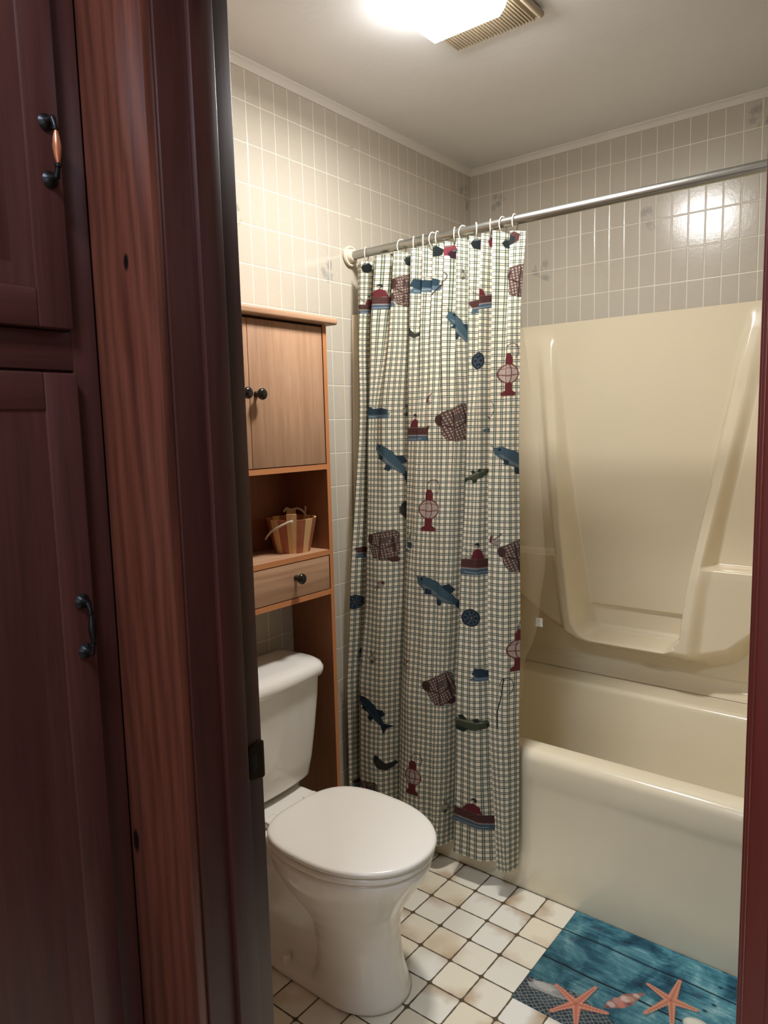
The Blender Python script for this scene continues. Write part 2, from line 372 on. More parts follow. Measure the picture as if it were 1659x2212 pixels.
def m_fish(p,cx,cy,rot=0,sc=1,body=(70,104,118),dark=(36,62,78),belly=(120,132,134)):
    k=dict(cx=cx,cy=cy,rot=rot,sc=sc)
    p.poly([(-.066,.002),(-.052,.013),(-.02,.019),(.018,.014),(.044,.006),(.070,.018),(.064,0),(.072,-.017),(.044,-.006),(.01,-.014),(-.03,-.016),(-.056,-.010)],body,**k)
    p.poly([(-.05,-.008),(-.02,-.013),(.02,-.009),(.04,-.003),(0,-.005),(-.04,-.003)],belly,**k)
    p.poly([(-.008,.016),(.004,.031),(.024,.026),(.022,.012)],dark,**k); p.poly([(-.004,-.014),(.006,-.028),(.018,-.023),(.014,-.012)],dark,**k)
    p.poly([(-.034,-.008),(-.03,-.022),(-.016,-.016),(-.022,-.006)],dark,**k); p.poly([(.046,.006),(.072,.020),(.064,0),(.074,-.019),(.046,-.006)],dark,**k)
    p.line([(-.066,.002),(-.052,.013),(-.02,.019),(.018,.014),(.044,.006)],.0016,dark,**k); p.ell(.0028,.0028,(20,28,34),ox=-.054,oy=.004,**k)
    p.line([(-.066,.002),(-.075,.008),(-.090,.006)],.0012,(60,60,50),**k)
def m_creel(p,cx,cy,rot=0,sc=1):
    k=dict(cx=cx,cy=cy,rot=rot,sc=sc); br=(84,52,44)
    out=[(-.040,.034),(-.014,.042),(.030,.052),(.042,.040),(.044,-.022),(.034,-.040),(0,-.046),(-.030,-.038),(-.040,-.010)]
    p.poly(out,(208,184,160),**k)
    x,y=p.loc(cx,cy,rot,sc); 
    t=Paint(p.U,p.V); t.kx=p.kx; t.aa=p.aa; t.poly(out,(0,0,0),**k); ins=t.c[...,3]
    g=np.maximum(np.abs(((x+.18*y)/.0082)%1-.5)>.26,np.abs(((y-.2*x)/.0082)%1-.5)>.26); p.put(ins*g*.92,(96,62,56))
    p.line([(-.040,.008),(0,-.010),(.043,.010)],.004,br,**k); p.line([(-.006,.035),(-.008,-.044)],.005,br,**k); p.line([(.026,.044),(.030,-.03)],.005,(70,46,40),**k)
    p.poly([(-.004,.006),(.016,.012),(.018,.028),(-.002,.022)],(112,92,88),**k); p.ell(.010,.016,br,ox=-.040,oy=.020,**k); p.line(out+[out[0]],.002,br,**k)
    p.poly([(.010,-.042),(.036,-.034),(.046,-.044),(.040,-.054),(.022,-.052)],(96,56,46),**k)
def m_boat(p,cx,cy,rot=0,sc=1,man=True,shirt=(128,34,44)):
    k=dict(cx=cx,cy=cy,rot=rot,sc=sc)
    p.poly([(-.058,-.032),(.060,-.030),(.056,-.014),(-.052,-.014)],(84,112,130),**k); p.line([(-.04,-.024),(-.01,-.026),(.03,-.024)],.0018,(176,190,196),**k)
    p.poly([(-.062,.006),(-.04,.010),(.04,.010),(.064,.016),(.054,-.014),(-.05,-.014)],(110,66,58),**k)
    for q in (.004,-.002,-.008): p.line([(-.055,q),(.054,q+.002)],.0016,(70,38,36),**k)
    p.line([(-.050,-.0145),(.052,-.0145)],.002,(210,196,184),**k)
    if man:
        p.poly([(-.022,.010),(-.016,.028),(-.004,.038),(.008,.030),(.014,.010)],shirt,**k); p.ell(.0058,.0066,(38,48,46),ox=-.004,oy=.046,**k); p.ell(.0035,.003,(210,180,160),ox=-.006,oy=.043,**k)
        p.line([(-.014,.016),(-.036,.030),(-.05,.052)],.0014,(70,46,40),**k)
def m_duck(p,cx,cy,rot=0,sc=1):
    k=dict(cx=cx,cy=cy,rot=rot,sc=sc)
    p.poly([(-.046,-.024),(.046,-.026),(.05,-.010),(-.03,-.008)],(92,120,136),**k)
    p.poly([(-.040,-.006),(-.032,.012),(-.016,.010),(.0,.004),(.03,.006),(.046,.0),(.044,-.014),(-.024,-.014)],(42,72,88),**k)
    for i in range(4): p.line([(-.016+i*.015,.010),(-.008+i*.015,.014),(-.006+i*.015,.005)],.003,(206,200,176),**k)
    p.line([(-.03,-.018),(.0,-.019),(.03,-.017)],.0016,(190,200,200),**k)
def m_reel(p,cx,cy,rot=0,sc=1):
    k=dict(cx=cx,cy=cy,rot=rot,sc=sc); p.ell(.027,.027,(34,50,62),**k); p.ell(.022,.022,(70,92,106),**k)
    for i in range(8):
        a=i*math.pi/4; p.ell(.0036,.0036,(26,38,48),ox=.016*math.cos(a),oy=.016*math.sin(a),**k)
    for i in range(5): a=i*2*math.pi/5; p.line([(0,0),(.010*math.cos(a),.010*math.sin(a))],.003,(24,34,44),**k)
    p.ell(.0032,.0032,(150,110,96),**k)
def m_fly(p,cx,cy,rot=0,sc=1,col=(92,94,84)):
    k=dict(cx=cx,cy=cy,rot=rot,sc=sc); p.ell(.009,.013,(196,184,158),oy=-.004,**k); p.ell(.005,.006,col,oy=-.012,**k)
    p.line(arc(0,-.004,.009,.013,0,360,16),.0016,col,**k); p.line([(-.002,.008),(-.006,.024),(-.001,.022),(0,.008)],.0016,col,**k); p.line([(.002,.008),(.007,.026)],.0022,col,**k)
    p.line([(.004,-.004),(.012,-.006),(.008,.002),(.014,.004)],.0014,col,**k)
def m_shrimp(p,cx,cy,rot=0,sc=1):
    k=dict(cx=cx,cy=cy,rot=rot,sc=sc); rd=(112,44,50)
    p.poly([(-.012,.014),(-.006,.018),(-.008,-.004),(-.014,-.006)],rd,**k); p.line([(-.004,.004),(.008,.016),(.012,.022)],.003,rd,**k); p.ell(.009,.007,(190,170,150),oy=-.004,**k)
    p.line([(-.008,-.006),(.002,-.012),(.012,-.004)],.002,rd,**k); p.line([(0,0),(.012,.002)],.0016,(60,50,44),**k)
def m_leaf(p,cx,cy,rot=0,sc=1):
    k=dict(cx=cx,cy=cy,rot=rot,sc=sc); p.poly([(-.030,.022),(-.018,.028),(-.006,.012),(.006,-.002),(.024,.002),(.032,.008),(.028,-.016),(.006,-.026),(-.020,-.016),(-.032,.004)],(66,64,56),**k)
    p.ell(.008,.011,(40,56,52),ox=-.024,oy=.018,**k); p.ell(.008,.008,(42,70,66),ox=.028,oy=-.004,**k)
def m_rodloop(p,cx,cy,rot=0,sc=1):
    k=dict(cx=cx,cy=cy,rot=rot,sc=sc); p.line(arc(.004,.04,.015,.024,-80,250),.002,(40,44,42),**k); p.line([(0,.06),(-.006,.02),(-.016,-.03),(-.016,-.075)],.0032,(40,38,34),**k)
    p.line([(-.04,.03),(-.048,0),(-.04,-.02),(-.02,-.04)],.001,(60,62,56),**k)
def m_cup(p,cx,cy,rot=0,sc=1):
    k=dict(cx=cx,cy=cy,rot=rot,sc=sc); p.poly([(-.012,-.028),(.012,-.028),(.013,-.004),(-.013,-.004)],(44,84,104),**k); p.line(arc(.02,.016,.018,.026,-60,200),.0016,(60,72,70),**k)
    p.ell(.008,.012,(140,150,132),oy=.012,**k); p.line([(-.02,-.004),(-.012,-.01)],.004,(44,84,104),**k); p.ell(.018,.006,(104,130,136),ox=-.016,oy=-.040,**k)
def m_tuft(p,cx,cy,rot=0,sc=1,col=(34,42,44)):
    k=dict(cx=cx,cy=cy,rot=rot,sc=sc); p.poly([(-.022,.002),(-.014,.018),(.006,.022),(.024,.010),(.020,-.012),(.002,-.020),(-.016,-.014)],col,**k)
    p.line([(-.012,.014),(0,.018)],.003,(120,130,124),**k)
def m_flower(p,cx,cy,r=.012,col=(150,138,132),alpha=.55,rot=0):
    for i in range(5):
        a=rot+i*2*math.pi/5; p.ell(r*.5,r*.36,col,cx=cx+r*.55*math.cos(a),cy=cy+r*.55*math.sin(a),rot=a,alpha=alpha)
    p.ell(r*.2,r*.2,(190,176,150),cx=cx,cy=cy,alpha=alpha)
def m_sprig(p,cx,cy,sc=1,seed=0,n=7):
    rnd=random.Random(seed)
    for i in range(3):
        x=cx+rnd.uniform(-.03,.03)*sc; p.line([(0,0),(rnd.uniform(-.01,.01),.03),(rnd.uniform(-.02,.02),.07)],.0011,(166,156,140),cx=x,cy=cy+rnd.uniform(-.02,.02),alpha=.5)
    for i in range(n):
        x=cx+rnd.uniform(-.032,.032)*sc; y=cy+rnd.uniform(-.055,.05)*sc
        if rnd.random()<.62: m_flower(p,x,y,rnd.uniform(.010,.015),rnd.choice([(152,144,142),(148,144,150),(160,148,140)]),.5,rnd.random()*6)
        else:
            a=rnd.random()*6; p.ell(.011,.004,(158,154,136),cx=x,cy=y,rot=a,alpha=.5)

# ------------------------------------------------------------------ room shell
H=2.44; XR=1.53; YF=-1.95; YH=-2.073
def fine_axis(lo,hi,bands,step=.0025,coarse=.1):
    v=list(np.arange(lo,hi,coarse))+[hi]
    for a_,b_ in bands: v+=list(np.arange(max(a_,lo),min(b_,hi),step))
    return np.unique(np.round(v,5))
def tile_wall(name,axis,lo,hi,sprigs,mat):
    bu=[(u-.055,u+.055) for u,z,s,_ in sprigs]; bz=[(z-.09,z+.09) for u,z,s,_ in sprigs]
    us=fine_axis(lo,hi,bu); zs=fine_axis(0,H,bz); U,Z=np.meshgrid(us,zs); p=Paint(U,Z); p.aa=.0025
    for u,z,s,n in sprigs: m_sprig(p,u,z,.9,s,n)
    P=np.stack([np.zeros_like(U),U,Z],-1) if axis=='y' else np.stack([U,np.zeros_like(U),Z],-1)
    return tag(grid_mesh(name,P,mat,attr=p.c,attrname='decal',smooth=False),kind='structure')
tile_wall('wall_left','y',YF,0,[(-1.262,2.00,3,6),(-.892,1.93,5,9),(-.045,2.33,8,8),(-.885,.47,11,8)],M['tile_left'])
tile_wall('wall_back','x',0,XR,[(.138,2.30,13,8),(.318,1.995,15,9),(.736,2.10,17,7),(1.078,2.375,19,6)],M['tile_back'])
def struct(name,dims,mat): return tag(bobj(name,dims,mat,None,0),kind='structure')
struct('wall_right',(XR,XR+.05,YF,0,0,H),M['tile_left'])
bm=bmesh.new(); box(bm,0,.785,YH,YF,0,H); box(bm,1.531,2.4,YH,YF,0,H); box(bm,.785,1.531,YH,YF,2.06,H); tag(link('wall_front',bm,M['hallwall']),kind='structure')
struct('floor',(-.05,2.4,-3.7,.05,-.05,0),M['floor'])
struct('ceiling',(-.05,2.4,-3.7,.05,H,H+.05),M['ceiling'])
struct('wall_hall_right',(2.4,2.45,-3.7,YF,0,H),M['hallwall'])
struct('wall_hall_end',(.6,2.4,-3.75,-3.7,0,H),M['hallwall'])
def crown(name,axis,lo,hi):
    prof=[(0,-.024),(.003,-.024),(.005,-.020),(.008,-.012),(.013,-.006),(.016,-.004),(.016,0),(0,0)]
    bm=bmesh.new(); rings=[]
    for t in (lo,hi):
        rings.append([Vector((d,t,H+z)) if axis=='y' else Vector((t,-d,H+z)) for d,z in prof])
    loft(bm,rings); tag(link(name,bm,M['crown'],None,30),kind='structure')
crown('trim_1','y',YF,0); crown('trim_2','x',.0,XR)

# ------------------------------------------------------------------ door frame
XL=.805; XJ=1.512
df=thing('door_1',(XL,YH,0),kind='structure')
bobj('jamb',(XL-.019,XL,YH,YF,0,2.05),M['jamb'],df,.0015)
bobj('door_stop',(XL,XL+.011,-2.026,-1.986,0,2.03),M['jamb'],df,.002)
bobj('jamb',(XJ,XJ+.019,YH,YF,0,2.05),M['jambR'],df,.0015)
bobj('door_stop',(XJ-.011,XJ,-2.026,-1.986,0,2.03),M['jambR'],df,.002)
bobj('head_jamb',(XL,XJ,YH,YF,2.03,2.05),M['jamb'],df,.001)
bobj('casing',(.650,XL-.004,YH-.016,YH,0,2.11),M['casing'],df,.003)
bobj('casing',(XJ+.005,XJ+.065,YH-.016,YH,0,2.11),M['jambR'],df,.003)
bobj('casing_bead',(XJ+.022,XJ+.030,YH-.020,YH-.016,0,2.11),M['jambR'],df,.0015)
bobj('head_casing',(XL-.004,XJ+.005,YH-.016,YH,2.035,2.11),M['casing'],df,.003)
# strike plate with the curved lip that wraps the corner of the jamb
bm=bmesh.new(); pr=[]
for y,x,h in ((-1.979,.0012,.022),(-1.976,.0012,.026),(-1.957,.0012,.029),(-1.952,.0014,.030),(-1.949,.0008,.028),(-1.947,-.001,.022)):
    pr.append([Vector((XL+x,y,.905-h)),Vector((XL+x,y,.905+h)),Vector((XL+x+.0016,y+.0006,.905+h)),Vector((XL+x+.0016,y+.0006,.905-h))])
loft(bm,pr); sp=link('strike_plate',bm,M['brass'],df,40)
bobj('latch_hole',(XL+.001,XL+.0034,-1.975,-1.963,.892,.918),M['dark'],sp,.0008)

# ------------------------------------------------------------------ linen closet in the hall
CX0=.650
cl=thing('linen_closet',(CX0-.2,-2.6,0),'tall dark red wood linen closet with raised panel doors at the left edge','closet')
bobj('carcass',(CX0-.45,CX0-.012,-3.3,YH-.004,0,2.3),M['closet'],cl,0)
bobj('face_frame',(CX0-.012,CX0,-2.127,YH-.0165,0,2.3),M['closet'],cl,.001)
bobj('face_rail',(CX0-.012,CX0,-2.72,-2.127,1.500,1.552),M['closetH'],cl,.001)
def cdoor(z0,z1,hz):
    y1=-2.131; y0=-2.70; F=CX0+.017; d=thing('door',(CX0,y1,z0)); d.parent=cl; d.matrix_parent_inverse=cl.matrix_world.inverted()
    sw=.048; top=z1-.05
    bobj('stile',(CX0,F,y0,y0+sw,z0,z1),M['closet'],d,.003); bobj('stile',(CX0,F,y1-sw,y1,z0,z1),M['closet'],d,.003)
    bobj('rail',(CX0,F-.0005,y0+sw,y1-sw,z0,z0+.05),M['closetH'],d,.002); bobj('rail',(CX0,F-.0005,y0+sw,y1-sw,top,z1),M['closetH'],d,.002)
    # raised panel: groove, bevel, field
    bm=bmesh.new(); a0,a1,b0,b1=y0+sw,y1-sw,z0+.05,top; rr=[]
    for ins,x in ((0,F-.003),(.003,F-.0075),(.008,F-.0075),(.034,F-.002),(.037,F-.001)):
        rr.append([Vector((x,a0+ins,b0+ins)),Vector((x,a1-ins,b0+ins)),Vector((x,a1-ins,b1-ins)),Vector((x,a0+ins,b1-ins))])
    loft(bm,rr,cap=True); link('raised_panel',bm,M['closet'],d,20)
    # arched pull with flared rosettes
    h=thing('handle',(F,-2.150,hz)); h.parent=d; h.matrix_parent_inverse=d.matrix_world.inverted(); yy=-2.150
    for s in (-1,1):
        bm=bmesh.new()
        lathe(bm,[(.0,.0),(.010,.0),(.011,.002),(.007,.005),(.004,.010),(.004,.020),(0,.021)],18,Matrix.Translation((F,yy,hz+s*.036))@Matrix.Rotation(R(90),4,'Y'))
        tube(bm,[(F+.018,yy,hz+s*.036),(F+.022,yy,hz+s*.028),(F+.024,yy,hz+s*.021)],[.0045,.0035,.0028],10)
        lathe(bm,[(0,-.004),(.0042,-.002),(.0042,.002),(0,.004)],12,Matrix.Translation((F+.0235,yy,hz+s*.023)))
        link('bracket',bm,M['blackiron'],h,40)
    bm=bmesh.new(); tube(bm,[(F+.0245,yy,hz+t*.020) for t in (-1,-.6,0,.6,1)],[.0022,.0045,.0058,.0045,.0022],12); link('grip',bm,M['coppergrip'] if hz>1.5 else M['blackiron'],h,60)
cdoor(1.554,2.27,1.782); cdoor(.08,1.495,1.141)

# ------------------------------------------------------------------ ceiling fan light
fl=thing('ceiling_fan_light',(.608,-1.13,H),'white glass ceiling light set in an ivory louvred fan grille','light')
bobj('housing',(.499,.738,-1.385,-.875,H-.012,H-.0005),M['grille'],fl,.002)
bm=bmesh.new()
for i in range(26):
    x=.502+i*.0090; box(bm,x,x+.0048,-1.382,-.878,H-.020,H-.011,.0012,1)
g=link('grille',bm,M['grille'],fl,40)
for x_ in (.749,):
    bm=bmesh.new(); tube(bm,[(x_,-1.39,H-.012),(x_,-.88,H-.012)],.009,12); link('grille_rim',bm,M['grille'],fl,60)
bm=bmesh.new(); rr=[]
for x0,x1,y0,y1,z in ((.515,.735,-1.20,-1.018,H-.012),(.524,.727,-1.194,-1.027,2.392),(.533,.718,-1.186,-1.036,2.372),(.545,.706,-1.176,-1.048,2.366)):
    rr.append([Vector((x0,y0,z)),Vector((x1,y0,z)),Vector((x1,y1,z)),Vector((x0,y1,z))])
loft(bm,rr); gl_=link('glass_lens',bm,M['lamp'],fl,None); gl_.data.materials.append(M['lamp_side'])
for f_ in gl_.data.polygons:
    if f_.normal.z>-.9: f_.material_index=1

# ------------------------------------------------------------------ bathtub
TY=-.808; TZ=.445
tb=thing('bathtub',(.765,-.42,0),'long almond bathtub with plain apron and rounded rim along the back wall','bathtub')
def rrect(x0,x1,y0,y1,r,z,n=8):
    pts=[]
    for cx,cy,a0 in ((x1-r,y1-r,0),(x0+r,y1-r,90),(x0+r,y0+r,180),(x1-r,y0+r,270)):
        for i in range(n+1): a=R(a0+90*i/n); pts.append(Vector((cx+r*math.cos(a),cy+r*math.sin(a),z)))
    return pts
bm=bmesh.new(); X0,X1=.006,XR-.004; Y1=-.006
rings=[rrect(X0,X1,TY,Y1,.004,.0),rrect(X0,X1,TY,Y1,.004,.11),rrect(X0,X1,TY+.004,Y1,.004,.13),rrect(X0,X1,TY+.006,Y1,.004,.33),rrect(X0,X1,TY+.003,Y1,.004,.35),rrect(X0,X1,TY,Y1,.004,.372),
 rrect(X0,X1,TY-.001,Y1,.004,TZ-.030)]
for i in range(1,7):
    a=R(15*i); rings.append(rrect(X0,X1,TY-.001+.030*(1-math.cos(a)),Y1,.005,TZ-.030+.030*math.sin(a)))
rings.append(rrect(X0+.03,X1-.03,TY+.05,Y1-.10,.03,TZ+.001)); 
bx0,bx1,by0,by1=.10,1.43,TY+.092,-.185
for i in range(0,6):
    a=R(18*i); rings.append(rrect(bx0-.022+.022*math.sin(a),bx1+.022-.022*math.sin(a),by0-.022+.022*math.sin(a),by1+.022-.022*math.sin(a),.11,TZ-.022+.022*math.cos(a)))
for d,z in ((.004,.40),(.02,.25),(.035,.15),(.06,.10),(.11,.075),(.2,.07)):
    rings.append(rrect(bx0+d*1.4,bx1-d*1.4,by0+d*.8,by1-d*.8,.11,z))
loft(bm,rings); link('tub_shell',bm,M['tub'],tb,50)
bm=bmesh.new(); lathe(bm,[(0,.0),(.028,0),(.028,.002),(.020,.003),(0,.002)],24,Matrix.Translation((.42,-.46,.0712))); link('drain',bm,M['steel'],tb,40)

# ------------------------------------------------------------------ moulded wall surround (heightfield back panel, side flanges)
def sst(x,a,b): t=np.clip((x-a)/(b-a),0,1); return t*t*(3-2*t)
ts=thing('tub_surround',(.765,-.02,.45),'almond moulded shower surround with recessed centre panel, soap ledge and corner shelves','shower surround')
xs=np.linspace(.012,XR-.012,420); zs=np.linspace(.4472,1.7874,480); X,Z=np.meshgrid(xs,zs)
xl=np.interp(Z,[.60,.83,1.02,1.25,1.50,1.79],[.545,.505,.47,.435,.405,.368]); xr=np.interp(Z,[.60,.83,1.02,1.35,1.62,1.79],[.905,.925,.955,1.01,1.055,1.088])
inl=sst(X,xl-.010,xl+.022); inr=1-sst(X,xr-.024,xr+.010)
zb=.605+.0*X; rnd_=np.minimum((np.clip(xl+.06-X,0,.06)/.06)**2,1)*.05+np.minimum((np.clip(X-(xr-.05),0,.05)/.05)**2,1)*.05
rec=inl*inr*sst(Z,zb+rnd_-.004,zb+rnd_+.016)
top=1-sst(Z,1.70,1.7874)
colw=.006+.055*np.clip((1.78-Z)/.9,0,1)**1.1                    # columns swell downwards
shelf=1-sst(Z,.905,.922)
lmask=1-sst(X,xl-.075,xl-.03); rmask=sst(X,xr+.03,xr+.075)
body=colw+shelf*(.055)*np.clip(lmask+rmask,0,1)+(1-np.clip(lmask+rmask,0,1))*(.018+.078*np.clip((1.5-Z)/.8,0,1))*sst(1.78-Z,0,.25)
body=body*(.35+.65*top)
low=np.interp(X,[0,.30,.42,.55,.98,1.06,1.16,1.30,1.53],[.80,.665,.585,.535,.535,.565,.66,.76,.86])
under=sst(Z,low+.005,low+.085)**.8
body=body*under
recd=.012+.0*Z
niche=sst(Z,.625,.634)*(1-sst(Z,.705,.716))*sst(X,xl+.01,xl+.03)*(1-sst(X,xr-.012,xr-.004))
flange=.006*(1-sst(Z,.500,.505))
D=.020+flange+body*(1-rec)+recd*rec*0+rec*(.002)-.014*niche
# ledge: its lip rounds off at the recess bottom
cove=.045*np.clip((.482-Z)/.038,0,1)**2
D=D+cove
# end coves into the side walls
P=np.stack([X,-D,Z],-1)
grid_mesh('back_panel',P,M['almond'],ts)
def side_panel(sx):
    ys=np.linspace(-.012,-.812,120); zz=np.linspace(.448,1.7874,160); Yg,Zg=np.meshgrid(ys,zz)
    edge=np.interp(Zg,[.448,.9,1.2,1.79],[-.80,-.80,-.79,-.772])
    Yg=np.interp(Yg,[-.812,-.012],[0,1]); Yg=edge+(Yg)*(-.012-edge)
    d=.020+.05*(1-sst(-Yg,0,.10))*0+.022*sst(-Yg,.72,.76)*0
    lip=.010*np.exp(-((Yg-edge-.02)/.012)**2)
    roll_=1-np.clip((edge+.012-Yg)/.012,0,1)**2
    d=(.014+lip)*roll_+.003+.06*np.exp((Yg)/.035)
    Pg=np.stack([sx*d if sx>0 else XR-d,Yg,Zg],-1); grid_mesh('side_panel',Pg,M['almond'],ts)
side_panel(1); side_panel(-1)
# caulk repair on the seam and the small chip in the recess edge
bm=bmesh.new(); tube(bm,[(.745,-.028,.503),(.775,-.029,.501),(.795,-.030,.502),(.815,-.029,.499),(.85,-.028,.499)],[.0012,.003,.0035,.003,.0012],8); link('caulk_patch',bm,M['weld'],ts,60)
bm=bmesh.new(); tube(bm,[(.515,-.083,.742),(.520,-.080,.738),(.522,-.079,.728),(.520,-.080,.722)],[.0008,.002,.0015,.0008],8); link('chip',bm,M['panel'],ts,60)

# ------------------------------------------------------------------ curtain rod, rings
RY,RZ=-.775,1.977
rd=thing('curtain_rod',(0,RY,RZ),'brushed steel shower curtain rod across the tub from wall to wall','curtain rod')
bm=bmesh.new(); tube(bm,[(.012,RY,RZ),(.85,RY,RZ),(XR-.012,RY,RZ)],.0135,24); link('rod',bm,M['steel'],rd,60)
for x,s in ((.001,1),(XR-.001,-1)):
    bm=bmesh.new(); lathe(bm,[(0,0),(.030,0),(.033,.004),(.032,.011),(.027,.012),(.026,.008),(.022,.008),(.0205,.020),(.018,.024),(.0138,.024)],32,Matrix.Translation((x,RY,RZ))@Matrix.Rotation(R(90)*s,4,'Y'))
    link('rod_flange',bm,M['whiteplastic'],rd,40)
RINGX=[.077,.221,.270,.305,.341,.358,.420,.449,.493,.541,.581,.619]

# curtain cross-sections: fold boundaries (x) at several heights and how deep each valley is
LV=[(1.945,[.050,.111,.190,.262,.310,.344,.385,.432,.471,.515,.551,.598,.655]),
    (1.72,[.054,.100,.175,.261,.306,.346,.383,.429,.476,.513,.550,.601,.646]),
    (1.44,[.060,.107,.150,.254,.308,.351,.394,.439,.480,.517,.553,.606,.648]),
    (.93,[.036,.106,.170,.256,.311,.356,.400,.434,.466,.517,.560,.615,.657]),
    (.55,[.026,.083,.160,.246,.305,.350,.395,.423,.452,.522,.579,.622,.664]),
    (.23,[.024,.074,.151,.229,.288,.335,.381,.409,.440,.519,.595,.631,.662]),
    (.09,[.026,.077,.151,.224,.280,.328,.374,.401,.432,.514,.603,.636,.658])]
#         b0    b1   b2    b3   b4   b5   b6   b7   b8    b9   b10  b11  b12    (valley depth: + = away from room)
VD={'top':[.0,.030,.020,.030,.020,.022,.022,.022,.030,.020,.030,.020,.006],
    'mid':[.0,.034,-.014,.038,-.006,-.018,-.016,-.006,.038,-.008,.032,-.006,.004],
    'low':[.0,.040,-.022,.050,-.014,-.034,-.032,-.012,.050,.004,.026,-.012,.010]}
BG={'top':[.012,.020,.022,.018,.016,.016,.018,.018,.018,.018,.018,.012],
    'mid':[.014,.026,.024,.014,.022,.028,.024,.012,.016,.014,.018,.010],
    'low':[.018,.036,.032,.012,.034,.044,.038,.006,.002,-.002,.014,.012]}
def cr(xs_,ys_,q):
    """monotone-ish cubic through control points"""
    xs_=np.array(xs_);ys_=np.array(ys_);h=np.diff(xs_);d=np.diff(ys_)/h;mm=np.zeros(len(xs_)); mm[1:-1]=np.where(d[:-1]*d[1:]>0,2*d[:-1]*d[1:]/(d[:-1]+d[1:]+1e-12),0); mm[0]=d[0];mm[-1]=d[-1]
    i=np.clip(np.searchsorted(xs_,q)-1,0,len(h)-1); t=(q-xs_[i])/h[i]; t2=t*t;t3=t2*t
    return (2*t3-3*t2+1)*ys_[i]+(t3-2*t2+t)*h[i]*mm[i]+(-2*t3+3*t2)*ys_[i+1]+(t3-t2)*h[i]*mm[i+1]
def lerp_tab(tab,z):
    zs_=[l[0] for l in LV][::-1]; out=[]
    for j in range(13): out.append(cr(zs_,[l[1][j] for l in LV][::-1],np.clip(np.array([z]),.09,1.945))[0])
    return out
FOLDS=[(0,1,.060),(1,3,.078),(3,8,.090),(8,10,.045),(10,12,.045)]
NU,NV=560,1000; ZT,ZB=1.960,.085
svals=np.linspace(0,24,NU)        # control index: even = boundary, odd = mid
P=np.zeros((NV,NU,3)); UV=np.zeros((NV,NU,2))
for r in range(NV):
    v=r/(NV-1); z=ZT-(ZT-ZB)*v; bx=lerp_tab(LV,z)
    wt=[np.clip((z-1.45)/.4,0,1),0,0]; wt[2]=np.clip((1.1-z)/.8,0,1)*(1-wt[0]); wt[1]=1-wt[0]-wt[2]
    vd=sum(w_*np.array(VD[k]) for w_,k in zip(wt,('top','mid','low'))); bg=sum(w_*np.array(BG[k]) for w_,k in zip(wt,('top','mid','low')))
    y0=-.786-.080*np.clip((ZT-z)/1.4,0,1)
    cx=[];cy=[]
    for j in range(13):
        cx.append(bx[j]); cy.append(vd[j])
        if j<12: cx.append(bx[j]+(bx[j+1]-bx[j])*.34); cy.append(-bg[j])
    # lower down the pleats merge into five broad folds, steep on the wall side and sloping on the tub side
    big=[]
    for q in range(25):
        for (a_,b_,h_) in FOLDS:
            if a_*2<=q<=b_*2:
                f_=(cx[q]-bx[a_])/(bx[b_]-bx[a_]); up_=min(f_/.20,1); up_=up_*(2-up_); dn=max((f_-.35)/.65,0)
                big.append(.5*h_-h_*up_*(1-.42*dn**1.6-.58*max((f_-.86)/.14,0)**1.5)); break
    wb=np.clip((1.62-z)/.75,0,1); wb=wb*wb*(3-2*wb)
    cy=[y0+c_*(1-wb)+(g_+.12*c_)*wb for c_,g_ in zip(cy,big)]
    k=np.arange(25); xx=cr(k,cx,svals); yy=cr(k,cy,svals)
    yy=yy+.0016*np.sin(svals*2.1+z*9)+.0012*np.sin(svals*.9-z*17)
    if z<.56: lim=TY-.008+.06*np.clip((z-.46)/.1,0,1); yy=lim-np.logaddexp(0,(lim-yy)/.006)*.006
    sag=.010*np.abs(np.sin(svals*math.pi/4))*np.clip(1-v*8,0,1)
    zoff=-.020*(np.clip((svals-21)/3,0,1)**2+np.clip((2.5-svals)/2.5,0,1)**2)*np.clip(1-v*6,0,1)
    P[r,:,0]=xx;P[r,:,1]=yy;P[r,:,2]=z-sag+zoff
